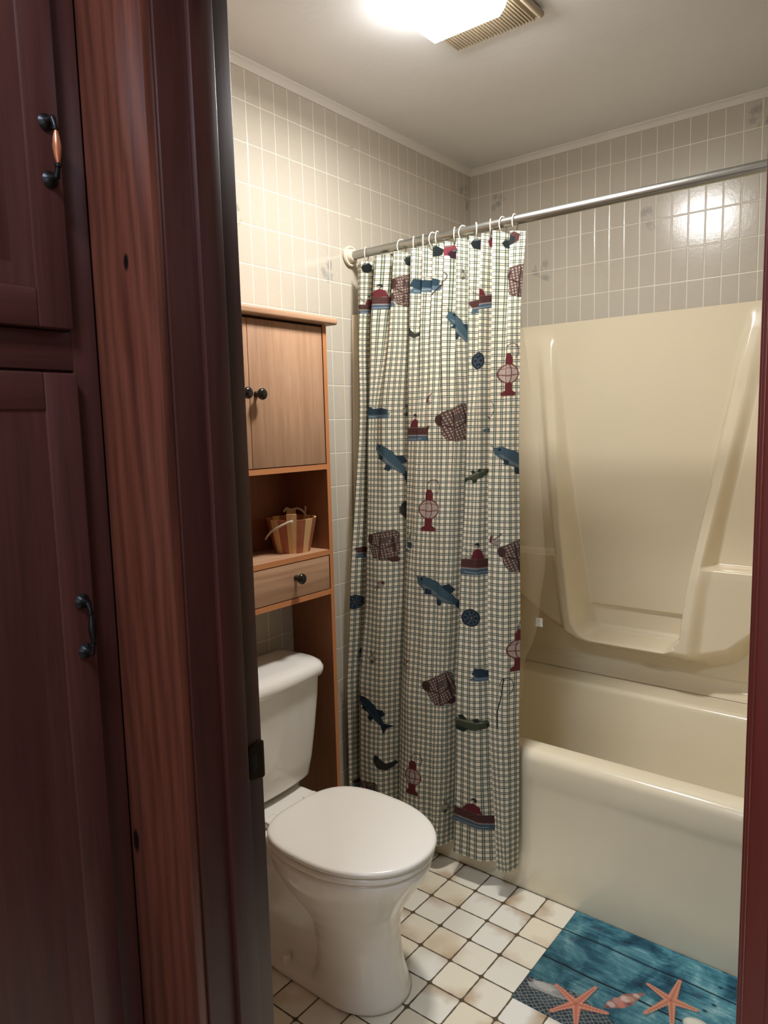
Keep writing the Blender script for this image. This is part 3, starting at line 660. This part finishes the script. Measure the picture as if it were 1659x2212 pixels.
# cloth coordinates: arclength across, averaged over height, so the print follows the folds
L=np.cumsum(np.concatenate([np.zeros((NV,1)),np.hypot(np.diff(P[:,:,0],axis=1),np.diff(P[:,:,1],axis=1))],1),1)
UV[...,0]=L.mean(axis=0)[None,:]; UV[...,1]=P[:,:,2]
def at_px(x,z):     # cloth u of the outermost layer of cloth at a given room x, z
    r=int(np.clip((ZT-z)/(ZT-ZB)*(NV-1),0,NV-1)); c=int(np.argmin(np.abs(P[r,:,0]-x))); return UV[r,c,0]
cp=Paint(UV[...,0],UV[...,1]); cp.kx=1.3; cp.gain=.62
PRINTS=[('boat', 0.153, 1.814, 0, 0.95),
('boat', 0.086, 1.802, 0, 0.7),
('creel', 0.242, 1.834, 0, 1.05),
('duck', 0.318, 1.847, 0, 1.25),
('boat', 0.53, 1.769, 12, 0.9),
('fish', 0.453, 1.691, -52, 1.05),
('reel', 0.519, 1.595, 0, 1),
('lantern', 0.618, 1.554, 0, 1.05),
('creel', 0.65, 1.808, 0, 1.0),
('fly', 0.456, 1.85, 0, 0.8),
('leaf', 0.284, 1.697, 0, 0.6),
('rodloop', 0.375, 1.817, -20, 0.8),
('duck', 0.138, 1.465, 0, 1.1),
('fly', 0.24, 1.462, 0, 1.1),
('boat', 0.303, 1.396, 0, 1.0),
('creel', 0.449, 1.413, 12, 1.1),
('cup', 0.557, 1.437, 0, 1.1),
('fish', 0.209, 1.3, -50, 1.1),
('fish', 0.659, 1.301, -30, 1.2),
('fish_g', 0.522, 1.262, 200, 0.7),
('lantern', 0.37, 1.16, 0, 1.12),
('boat', 0.11, 1.006, 0, 0.9),
('creel', 0.191, 1.03, 0, 1.0),
('boat', 0.536, 1.005, 0, 1.15),
('creel', 0.662, 1.032, 10, 1.0),
('fish', 0.415, 0.902, -32, 1.3),
('fly_r', 0.187, 0.903, 0, 0.9),
('fly_r', 0.479, 1.295, 0, 0.9),
('shrimp', 0.358, 1.485, 0, 1),
('shrimp', 0.597, 1.075, 0, 1),
('fly', 0.466, 1.056, 0, 1.1),
('leaf', 0.247, 1.137, -30, 0.9),
('cup', 0.301, 1.055, 0, 0.8),
('reel', 0.52, 0.84, 0, 1),
('lantern', 0.665, 0.763, 0, 1.05),
('duck', 0.561, 0.677, 0, 1.1),
('creel', 0.418, 0.6, 14, 1.05),
('fish_d', 0.162, 0.471, -52, 1.0),
('fish_g', 0.508, 0.517, 180, 0.95),
('lantern', 0.324, 0.306, 0, 1.0),
('duck', 0.096, 0.656, 0, 1.0),
('leaf', 0.189, 0.299, 0, 1.0),
('shrimp', 0.297, 0.66, 0, 1),
('fly', 0.158, 0.658, 0, 1),
('rodloop', 0.635, 0.611, 0, 1.1),
('leaf', 0.076, 0.494, 90, 0.6),
('reel', 0.067, 0.829, 0, 0.9),
('boat', 0.529, 0.225, -8, 1.15),
('boat_d', 0.07, 0.194, 0, 0.7),
('fly', 0.419, 0.214, 0, 1.1),
('creel', 0.131, 0.194, 0, 0.7)]
def m_fish_g(p,cx,cy,rot=0,sc=1): m_fish(p,cx,cy,rot,sc,(84,92,66),(46,60,50),(150,146,112))
def m_fish_d(p,cx,cy,rot=0,sc=1): m_fish(p,cx,cy,rot,sc,(44,66,82),(28,46,60),(60,78,86))
def m_fly_r(p,cx,cy,rot=0,sc=1): m_fly(p,cx,cy,rot+2.4,sc,(108,46,48))
def m_boat_d(p,cx,cy,rot=0,sc=1): m_boat(p,cx,cy,rot,sc,True,(60,44,50))
for kind,x,z,rot,s_ in PRINTS:
    f=globals()['m_'+kind]; f(cp,at_px(x,z),z,R(rot),s_)
for x,z,c_ in [(.085,1.925,(30,34,34)),(.248,1.925,(34,44,42)),(.360,1.93,(32,40,42)),(.412,1.925,(150,44,62)),(.43,1.915,(60,24,40)),(.505,1.93,(30,36,40)),(.545,1.93,(120,30,48)),(.620,1.925,(96,52,50)),(.605,1.918,(36,48,46))]:
    m_tuft(cp,at_px(x,z),z,0,.8,c_)
# stitched side hem
ch=grid_mesh('shower_curtain',P,M['curtain'],uv=UV,attr=cp.c,thick=.0012)
tag(ch,'green and cream plaid shower curtain printed with fish, lanterns and creels','shower curtain')
# rings
ring0=None
for i,x in enumerate(RINGX):
    if ring0 is None:
        bm=bmesh.new(); rr=.0215; pts=[(0,rr*math.sin(a)*.86,-.006+rr*math.cos(a)*1.06) for a in [2*math.pi*k/28 for k in range(28)]]
        tube(bm,pts,.0017,8,closed=True); ro=link('curtain_ring',bm,M['ring'],None,60); ring0=ro
    else:
        ro=ring0.copy(); COL.objects.link(ro)
    ro.location=(x,RY-.001,RZ); ro.rotation_euler=(0,0,R([20,-12,25,30,-8,12,22,-16,34,26,-6,4][i]))
    ordn=['leftmost','second','third','fourth','fifth','sixth','seventh','eighth','ninth','tenth','eleventh','rightmost'][i]
    extra=['nearest the wall flange','','','','beside its close neighbour','beside its close neighbour','above the red print','','tilted','tilted','','above the creel print'][i]
    tag(ro,f'{ordn} white plastic curtain ring on the steel rod{", "+extra if extra else ""}','curtain ring','plastic rings holding the shower curtain')

# ------------------------------------------------------------------ clear liner inside the tub
zs=np.linspace(.50,1.925,150); us=np.linspace(0,1,60); Ug,Zg=np.meshgrid(us,zs)
xe=cr([.50,.665,.75,.81,.893,1.015,1.227,1.47,1.69,1.925],[.585,.600,.636,.655,.672,.698,.686,.655,.622,.600],zs)[:,None]
xa=.42+0*xe; Xg=xa+(xe-xa)*Ug
Yg=-.735+.020*np.sin(Ug*9+Zg*2.2)*np.clip((1.95-Zg)*1.2,.2,1)+.02*sst(Ug,.6,1)*(1-sst(Zg,.8,1.0))
Yg=np.where(Zg<.50,Yg,Yg); Yg=Yg+.055*(1-sst(Zg,.5,1.2))
ln=thing('shower_liner',(.5,-.735,1.93),'clear plastic shower liner hanging inside the tub behind the plaid curtain','shower liner')
grid_mesh('film',np.stack([Xg,Yg,Zg],-1),M['liner'],ln)
bm=bmesh.new(); box(bm,.645,.668,-.700,-.6985,.795,.822,.0005,1)
tg=link('magnet_tab',bm,M['whiteplastic'],ln,30)
for z in (.802,.815):
    bm=bmesh.new(); lathe(bm,[(.0028,0),(.0048,0),(.0048,.0015),(.0028,.0015)],20,Matrix.Translation((.657,-.700,z))@Matrix.Rotation(R(90),4,'X'))
    link('magnet',bm,M['ring'],tg,40)

# ------------------------------------------------------------------ over-toilet cabinet
CF=.172; YO=-1.086; YI=-1.101; YLO=-1.684; YLI=-1.669
cb=thing('over_toilet_cabinet',(.09,-1.385,0),'tall narrow oak cabinet with two doors, open shelf and drawer above the toilet','cabinet')
for y0,y1 in ((YI,YO),(YLO,YLI)):
    bm=bmesh.new(); box(bm,.003,CF-.0008,y0,y1,0,1.707,.0005,1); s_=link('side_panel',bm,M['panel'],cb,30)
    bobj('edge_band',(CF-.0008,CF,y0,y1,0,1.707),M['edge'],s_,0)
bobj('top_board',(.003,CF+.021,YLO-.028,YO+.030,1.708,1.728),M['oakY'],cb,.006,4)
def shelf(z0,z1,name='shelf'):
    o=bobj(name,(.006,CF-.002,YLI,YI,z0,z1),M['oakY'],cb,.0005,1); bobj('edge_band',(CF-.002,CF-.0002,YLI,YI,z0,z1),M['edgeY'],o,0); return o
shelf(1.291,1.306); shelf(1.036,1.051); shelf(.916,.931,'bottom_rail')
bobj('back_panel',(.003,.006,YLI,YI,.916,1.707),M['panel'],cb,0)
def knob(y,z,parent,x=CF):
    bm=bmesh.new(); lathe(bm,[(0,0),(.0085,0),(.0085,.002),(.0055,.005),(.005,.012),(.0075,.016),(.0135,.019),(.0155,.0235),(.0145,.028),(.010,.0315),(0,.033)],28,Matrix.Translation((x,y,z))@Matrix.Rotation(R(90),4,'Y'))
    return link('knob',bm,M['knob'],parent,50)
d1=bobj('door',(CF-.016,CF-.001,-1.3845,YI-.003,1.3085,1.700),M['oak'],cb,.0008); knob(-1.363,1.504,d1,CF-.001)
d2=bobj('door',(CF-.016,CF-.001,YLI+.003,-1.3865,1.3085,1.700),M['oak'],cb,.0008); knob(-1.412,1.506,d2,CF-.001)
dr=bobj('drawer',(CF-.016,CF-.001,YLI+.003,YI-.003,.9335,1.0335),M['oakY'],cb,.0008); knob(-1.244,.990,dr,CF-.001)

# ------------------------------------------------------------------ little wooden bucket on the shelf
BX,BY,BZ=.092,-1.176,1.0512
bk=thing('wooden_bucket',(BX,BY,BZ),'small striped wooden bucket with rope handle on the open cabinet shelf','bucket')
NS=16; HB=.100; RT,RB=.0735,.0525
rot0=math.atan2(-2.6646-BY,1.627-BX)
for i in range(NS):
    a0=rot0+2*math.pi*(i-.5)/NS; a1=rot0+2*math.pi*(i+.5)/NS; up=i in (0,NS//2); h=HB+(.018 if up else 0); k=RB+(RT-RB)*h/HB
    bm=bmesh.new(); rr=[]
    for z,r_ in ((0,RB),(h,k)):
        o_=[Vector((BX+r_*math.cos(a),BY+r_*math.sin(a),BZ+z)) for a in (a0,(a0+a1)/2,a1)]; n_=[Vector((BX+(r_-.006)*math.cos(a),BY+(r_-.006)*math.sin(a),BZ+z)) for a in (a1,(a0+a1)/2,a0)]; rr.append(o_+n_)
    loft(bm,rr); link('stave',bm,M['ltwood'] if i%2==0 else M['rdwood'],bk)
bm=bmesh.new(); lathe(bm,[(0,.004),(RB-.004,.004),(RB-.004,.010),(0,.010)],32,Matrix.Translation((BX,BY,BZ))); link('bucket_bottom',bm,M['ltwood'],bk,40)
def bp(a,r_,z): return (BX+r_*math.cos(rot0+a),BY+r_*math.sin(rot0+a),BZ+z)
bm=bmesh.new(); pts=[bp(.0,.080,.098),bp(-.12,.083,.096),bp(-.4,.086,.085),bp(-.8,.084,.068),bp(-1.15,.080,.050),bp(-1.45,.078,.040)]
tube(bm,pts,.0032,8); lathe(bm,[(0,-.004),(.0045,-.002),(.0045,.002),(0,.004)],12,Matrix.Translation(bp(0,.080,.098)))
link('rope_handle',bm,M['rope'],bk,60)
bm=bmesh.new()
pts=[(BX-.02,BY-.01,BZ+.118),(BX-.025,BY+.005,BZ+.126),(BX-.02,BY+.02,BZ+.120),(BX-.01,BY+.034,BZ+.124),(BX+.0,BY+.044,BZ+.118),(BX+.004,BY+.052,BZ+.108),(BX+.006,BY+.056,BZ+.100)]
tube(bm,pts,.003,8); tube(bm,[(BX+.004,BY+.052,BZ+.106),(BX+.002,BY+.058,BZ+.116),(BX+.0,BY+.061,BZ+.127)],[.0026,.003,.0032],8)
link('rope_end',bm,M['rope'],bk,60)

# ------------------------------------------------------------------ toilet
TC=-1.388
to=thing('toilet',(.35,TC,0),'white porcelain toilet with closed round lid in front of the oak cabinet','toilet')
def egg(xb,xf,hw,z,n=48,p=2.0,xm=None,sq=2.0):
    """outline with rounder front (x max) and squarer back; widest at xm"""
    if xm is None: xm=xb+(xf-xb)*.48
    out=[]
    for i in range(n):
        a=2*math.pi*i/n; c,s=math.cos(a),math.sin(a)
        if c>=0: x=xm+(xf-xm)*abs(c)**(2/p); y=hw*math.copysign(abs(s)**(2/p),s)
        else: x=xm-(xm-xb)*abs(c)**(2/sq); y=hw*math.copysign(abs(s)**(2/sq),s)
        out.append(Vector((x,TC+y,z)))
    return out
bm=bmesh.new()
rings=[egg(.12,.634,.112,.002,sq=5,xm=.50),egg(.12,.636,.113,.014,sq=5,xm=.50),egg(.125,.632,.109,.022,sq=5,xm=.50),egg(.40,.628,.106,.034,sq=4,xm=.51),egg(.405,.620,.099,.06,sq=3.4),egg(.405,.612,.096,.10,sq=3),egg(.40,.606,.098,.15,sq=2.8),egg(.395,.608,.106,.19,sq=2.6),
 egg(.36,.622,.124,.235,sq=2.5),egg(.31,.650,.148,.28,sq=2.5),egg(.27,.680,.164,.325,sq=2.5),egg(.26,.697,.170,.355,sq=2.5),egg(.255,.702,.1735,.370,sq=2.6),egg(.257,.701,.172,.378,sq=2.6),egg(.262,.694,.166,.382,sq=2.6)]
loft(bm,rings)
# narrower trapway body behind, shelf under the tank
rings=[egg(.055,.46,.100,.002,sq=6,p=6),egg(.055,.46,.100,.022,sq=6,p=6),egg(.06,.46,.080,.035,sq=6,p=5),egg(.06,.46,.074,.06,sq=6,p=5),egg(.06,.46,.074,.20,sq=6,p=5),egg(.06,.46,.084,.27,sq=6,p=5),egg(.06,.46,.110,.33,sq=6,p=4),egg(.045,.46,.130,.365,sq=6,p=4),egg(.045,.46,.130,.372,sq=6,p=4),egg(.050,.45,.124,.378,sq=6,p=4)]
loft(bm,rings); bw=link('bowl',bm,M['porcelain'],to,179)
md=bw.modifiers.new('fuse','REMESH'); md.mode='VOXEL'; md.voxel_size=.0042; md.use_smooth_shade=True
md=bw.modifiers.new('soften','SMOOTH'); md.factor=.6; md.iterations=14
for s in (-1,1):
    bm=bmesh.new(); lathe(bm,[(.0135,-.004),(.0135,.004),(.012,.016),(.0115,.022),(.009,.027),(.0,.029)],22,Matrix.Translation((.325,TC+s*.092,.024))); link('bolt_cap',bm,M['seatplastic'],to,50)
# seat ring and lid
def slab(name,xb,xf,hw,z0,z1,r_,mat,sq,crown_=0,cut=None):
    bm=bmesh.new(); rr=[]
    def E(d,z):
        e=egg(xb+d,xf-d,hw-d,z,64,2.12,xm=xb+(xf-xb)*.46,sq=sq)
        return e
    rr.append(E(r_*.9,z0)); rr.append(E(r_*.25,z0+r_*.3)); rr.append(E(0,z0+r_))
    rr.append(E(0,z1-r_)); rr.append(E(r_*.3,z1-r_*.3)); rr.append(E(r_,z1))
    for q in (.02,.05,.09,.13,.16): rr.append(E(q,z1+crown_*(1-(1-q/.17)**2)))
    loft(bm,rr); return link(name,bm,mat,to,50)
slab('seat',.282,.703,.175,.3825,.3985,.005,M['seatplastic'],2.9)
slab('lid',.283,.708,.1765,.4005,.4165,.007,M['seatplastic'],3.0,.0025)
for s in (-1,1):
    bm=bmesh.new(); box(bm,.255,.292,TC+s*.075-.022,TC+s*.075+.022,.380,.400,.004,3); link('hinge',bm,M['seatplastic'],to,50)
# tank: tapered with bowed front
def tankring(x0,x1,hw,z,bow,r_=.03,n=7):
    pts=[]; 
    for cx,cy,a0 in ((x1-r_,hw-r_,0),(x0+r_*.5,hw-r_*.5,90),(x0+r_*.5,-hw+r_*.5,180),(x1-r_,-hw+r_,270)):
        q=r_ if cx>x0+.08 else r_*.5
        for i in range(n+1): a=R(a0+90*i/n); pts.append((cx+q*math.cos(a),cy+q*math.sin(a)))
        if a0==270: pass
    out=[]
    # subdivide the front edge for the bow: insert points between last (front, -y .. +y)
    fr=[(x1,-hw+r_+(2*(hw-r_))*i/10) for i in range(1,10)]
    for x,y in pts+fr:
        b=bow*(1-(y/hw)**2) if x>x1-r_-.001 else 0
        out.append(Vector((x+b,TC+y,z)))
    return out
bm=bmesh.new()
tp=[(.045,.150,.150,.386,.012),(.040,.170,.168,.392,.016),(.036,.180,.178,.405,.018),(.033,.186,.188,.46,.020),(.030,.193,.198,.55,.022),(.028,.198,.207,.64,.024),(.026,.200,.211,.700,.024)]
loft(bm,[tankring(a_,b_,c_,z,bo,.04) for a_,b_,c_,z,bo in tp]); link('tank',bm,M['porcelain'],to,60)
bm=bmesh.new()
tp=[(.020,.205,.214,.701,.024),(.016,.212,.220,.706,.026),(.015,.214,.222,.716,.026),(.015,.214,.222,.724,.026),(.018,.208,.217,.736,.026),(.026,.196,.206,.744,.024),(.05,.17,.18,.747,.02)]
loft(bm,[tankring(a_,b_,c_,z,bo,.045) for a_,b_,c_,z,bo in tp]); link('tank_lid',bm,M['porcelain'],to,60)
bm=bmesh.new(); tube(bm,[(.226,TC-.155,.655),(.240,TC-.155,.655)],.008,14); tube(bm,[(.240,TC-.160,.656),(.243,TC-.120,.652),(.242,TC-.085,.648)],[.006,.005,.006],10); link('flush_lever',bm,M['steel'],to,50)

# ------------------------------------------------------------------ bath mat
xs=np.linspace(.832,1.432,400); ys=np.linspace(-1.207,-.812,264); X,Y=np.meshgrid(xs,ys)
sk=(Y+1.0)*.0
mp=Paint(X,Y); mp.aa=.002
# netting over the dark lower left corner
rnd=random.Random(4)
mp.poly([(.832,-1.125),(.87,-1.118),(.95,-1.105),(1.03,-1.125),(1.12,-1.15),(1.20,-1.207),(.832,-1.207)],(26,30,40),alpha=.75)
mp.poly([(.842,-1.140),(.850,-1.128),(.880,-1.118),(.915,-1.112),(.942,-1.122),(.950,-1.140),(.925,-1.146),(.890,-1.150),(.855,-1.152)],(150,150,146)); mp.ell(.03,.010,(186,182,172),cx=.885,cy=-1.132,alpha=.8); mp.ell(.018,.006,(120,110,108),cx=.925,cy=-1.134,alpha=.6)
mp.ell(.010,.004,(18,24,34),cx=.846,cy=-1.134)
def inside_net(x,y): return y<-1.10-.0*x and y<np.interp(x,[.83,.95,1.05,1.2],[-1.125,-1.10,-1.125,-1.19])
for i in range(-8,34):
    for sgn in (1,-1):
        pts=[]
        for k in range(24):
            y=-1.207+k*.0048; x=.80+i*.0155+sgn*k*.0058+.002*math.sin(k*1.3+i)
            if inside_net(x,y): pts.append((x,y))
        if len(pts)>2: mp.line(pts,.0012,(168,160,150),alpha=.75)
def star(cx,cy,tips,col,dk):
    n=len(tips); tips=sorted(tips,key=lambda t:math.atan2(t[1]-cy,t[0]-cx)); pts=[]
    for i in range(n):
        t=tips[i]; u=tips[(i+1)%n]; a=math.atan2(t[1]-cy,t[0]-cx); px,py=-math.sin(a),math.cos(a)
        pts+= [(t[0]-px*.004,t[1]-py*.004),(t[0]+px*.004,t[1]+py*.004)]
        a2=math.atan2(u[1]-cy,u[0]-cx); 
        if a2<a: a2+=2*math.pi
        am=(a+a2)/2; pts.append((cx+.017*math.cos(am),cy+.017*math.sin(am)))
    mp.poly([(x+.004,y-.005) for x,y in pts],(20,26,36),alpha=.45); mp.poly(pts,col)
    for t in tips:
        mp.line([(cx,cy),(cx+(t[0]-cx)*.85,cy+(t[1]-cy)*.85)],.004,dk,alpha=.35)
        for q in np.linspace(.15,.9,8):
            a=math.atan2(t[1]-cy,t[0]-cx)
            for s in (-1,1): mp.ell(.0016,.0016,(240,190,150),cx=cx+(t[0]-cx)*q-s*math.sin(a)*.007*(1-q*.6),cy=cy+(t[1]-cy)*q+s*math.cos(a)*.007*(1-q*.6),alpha=.55)
star(1.151,-.988,[(1.150,-.909),(1.214,-.982),(1.177,-1.065),(1.112,-1.068),(1.086,-.970)],(206,122,82),(150,74,44))
star(.972,-1.138,[(.990,-1.054),(.904,-1.108),(.930,-1.196),(1.046,-1.117),(1.000,-1.203)],(204,112,78),(150,70,46))
# conch shell between the stars
mp.poly([(1.028,-1.108),(1.030,-1.080),(1.044,-1.062),(1.052,-1.040),(1.070,-1.024),(1.096,-1.002),(1.088,-1.034),(1.082,-1.060),(1.070,-1.078),(1.052,-1.094)],(150,96,86))
for cx_,cy_,r_,c_ in ((1.040,-1.088,.010,(196,170,158)),(1.050,-1.068,.013,(188,130,112)),(1.060,-1.076,.010,(206,110,88)),(1.062,-1.052,.012,(214,180,160)),(1.072,-1.044,.010,(186,140,112)),(1.080,-1.026,.008,(206,180,150)),(1.036,-1.100,.006,(110,60,66)),(1.075,-1.062,.006,(120,66,60))): mp.ell(r_,r_*.8,c_,cx=cx_,cy=cy_,alpha=.85,soft=.002)
mp.ell(.030,.022,(206,200,180),cx=1.222,cy=-1.030,soft=.002); mp.ell(.020,.012,(228,222,200),cx=1.216,cy=-1.026,soft=.003)
for x,y in ((1.237,-.875),(1.234,-.815),(1.238,-.943),(1.225,-.974),(1.40,-.86)): mp.ell(.006,.004,(16,44,54),cx=x,cy=y,soft=.002)
wv=.0035+.0012*np.sin(X*31)*np.sin(Y*23)
edge=np.minimum(np.minimum(X-.832,1.432-X),np.minimum(Y+1.207,-.812-Y)); wv=wv*np.clip(edge/.004,.35,1)+.0012
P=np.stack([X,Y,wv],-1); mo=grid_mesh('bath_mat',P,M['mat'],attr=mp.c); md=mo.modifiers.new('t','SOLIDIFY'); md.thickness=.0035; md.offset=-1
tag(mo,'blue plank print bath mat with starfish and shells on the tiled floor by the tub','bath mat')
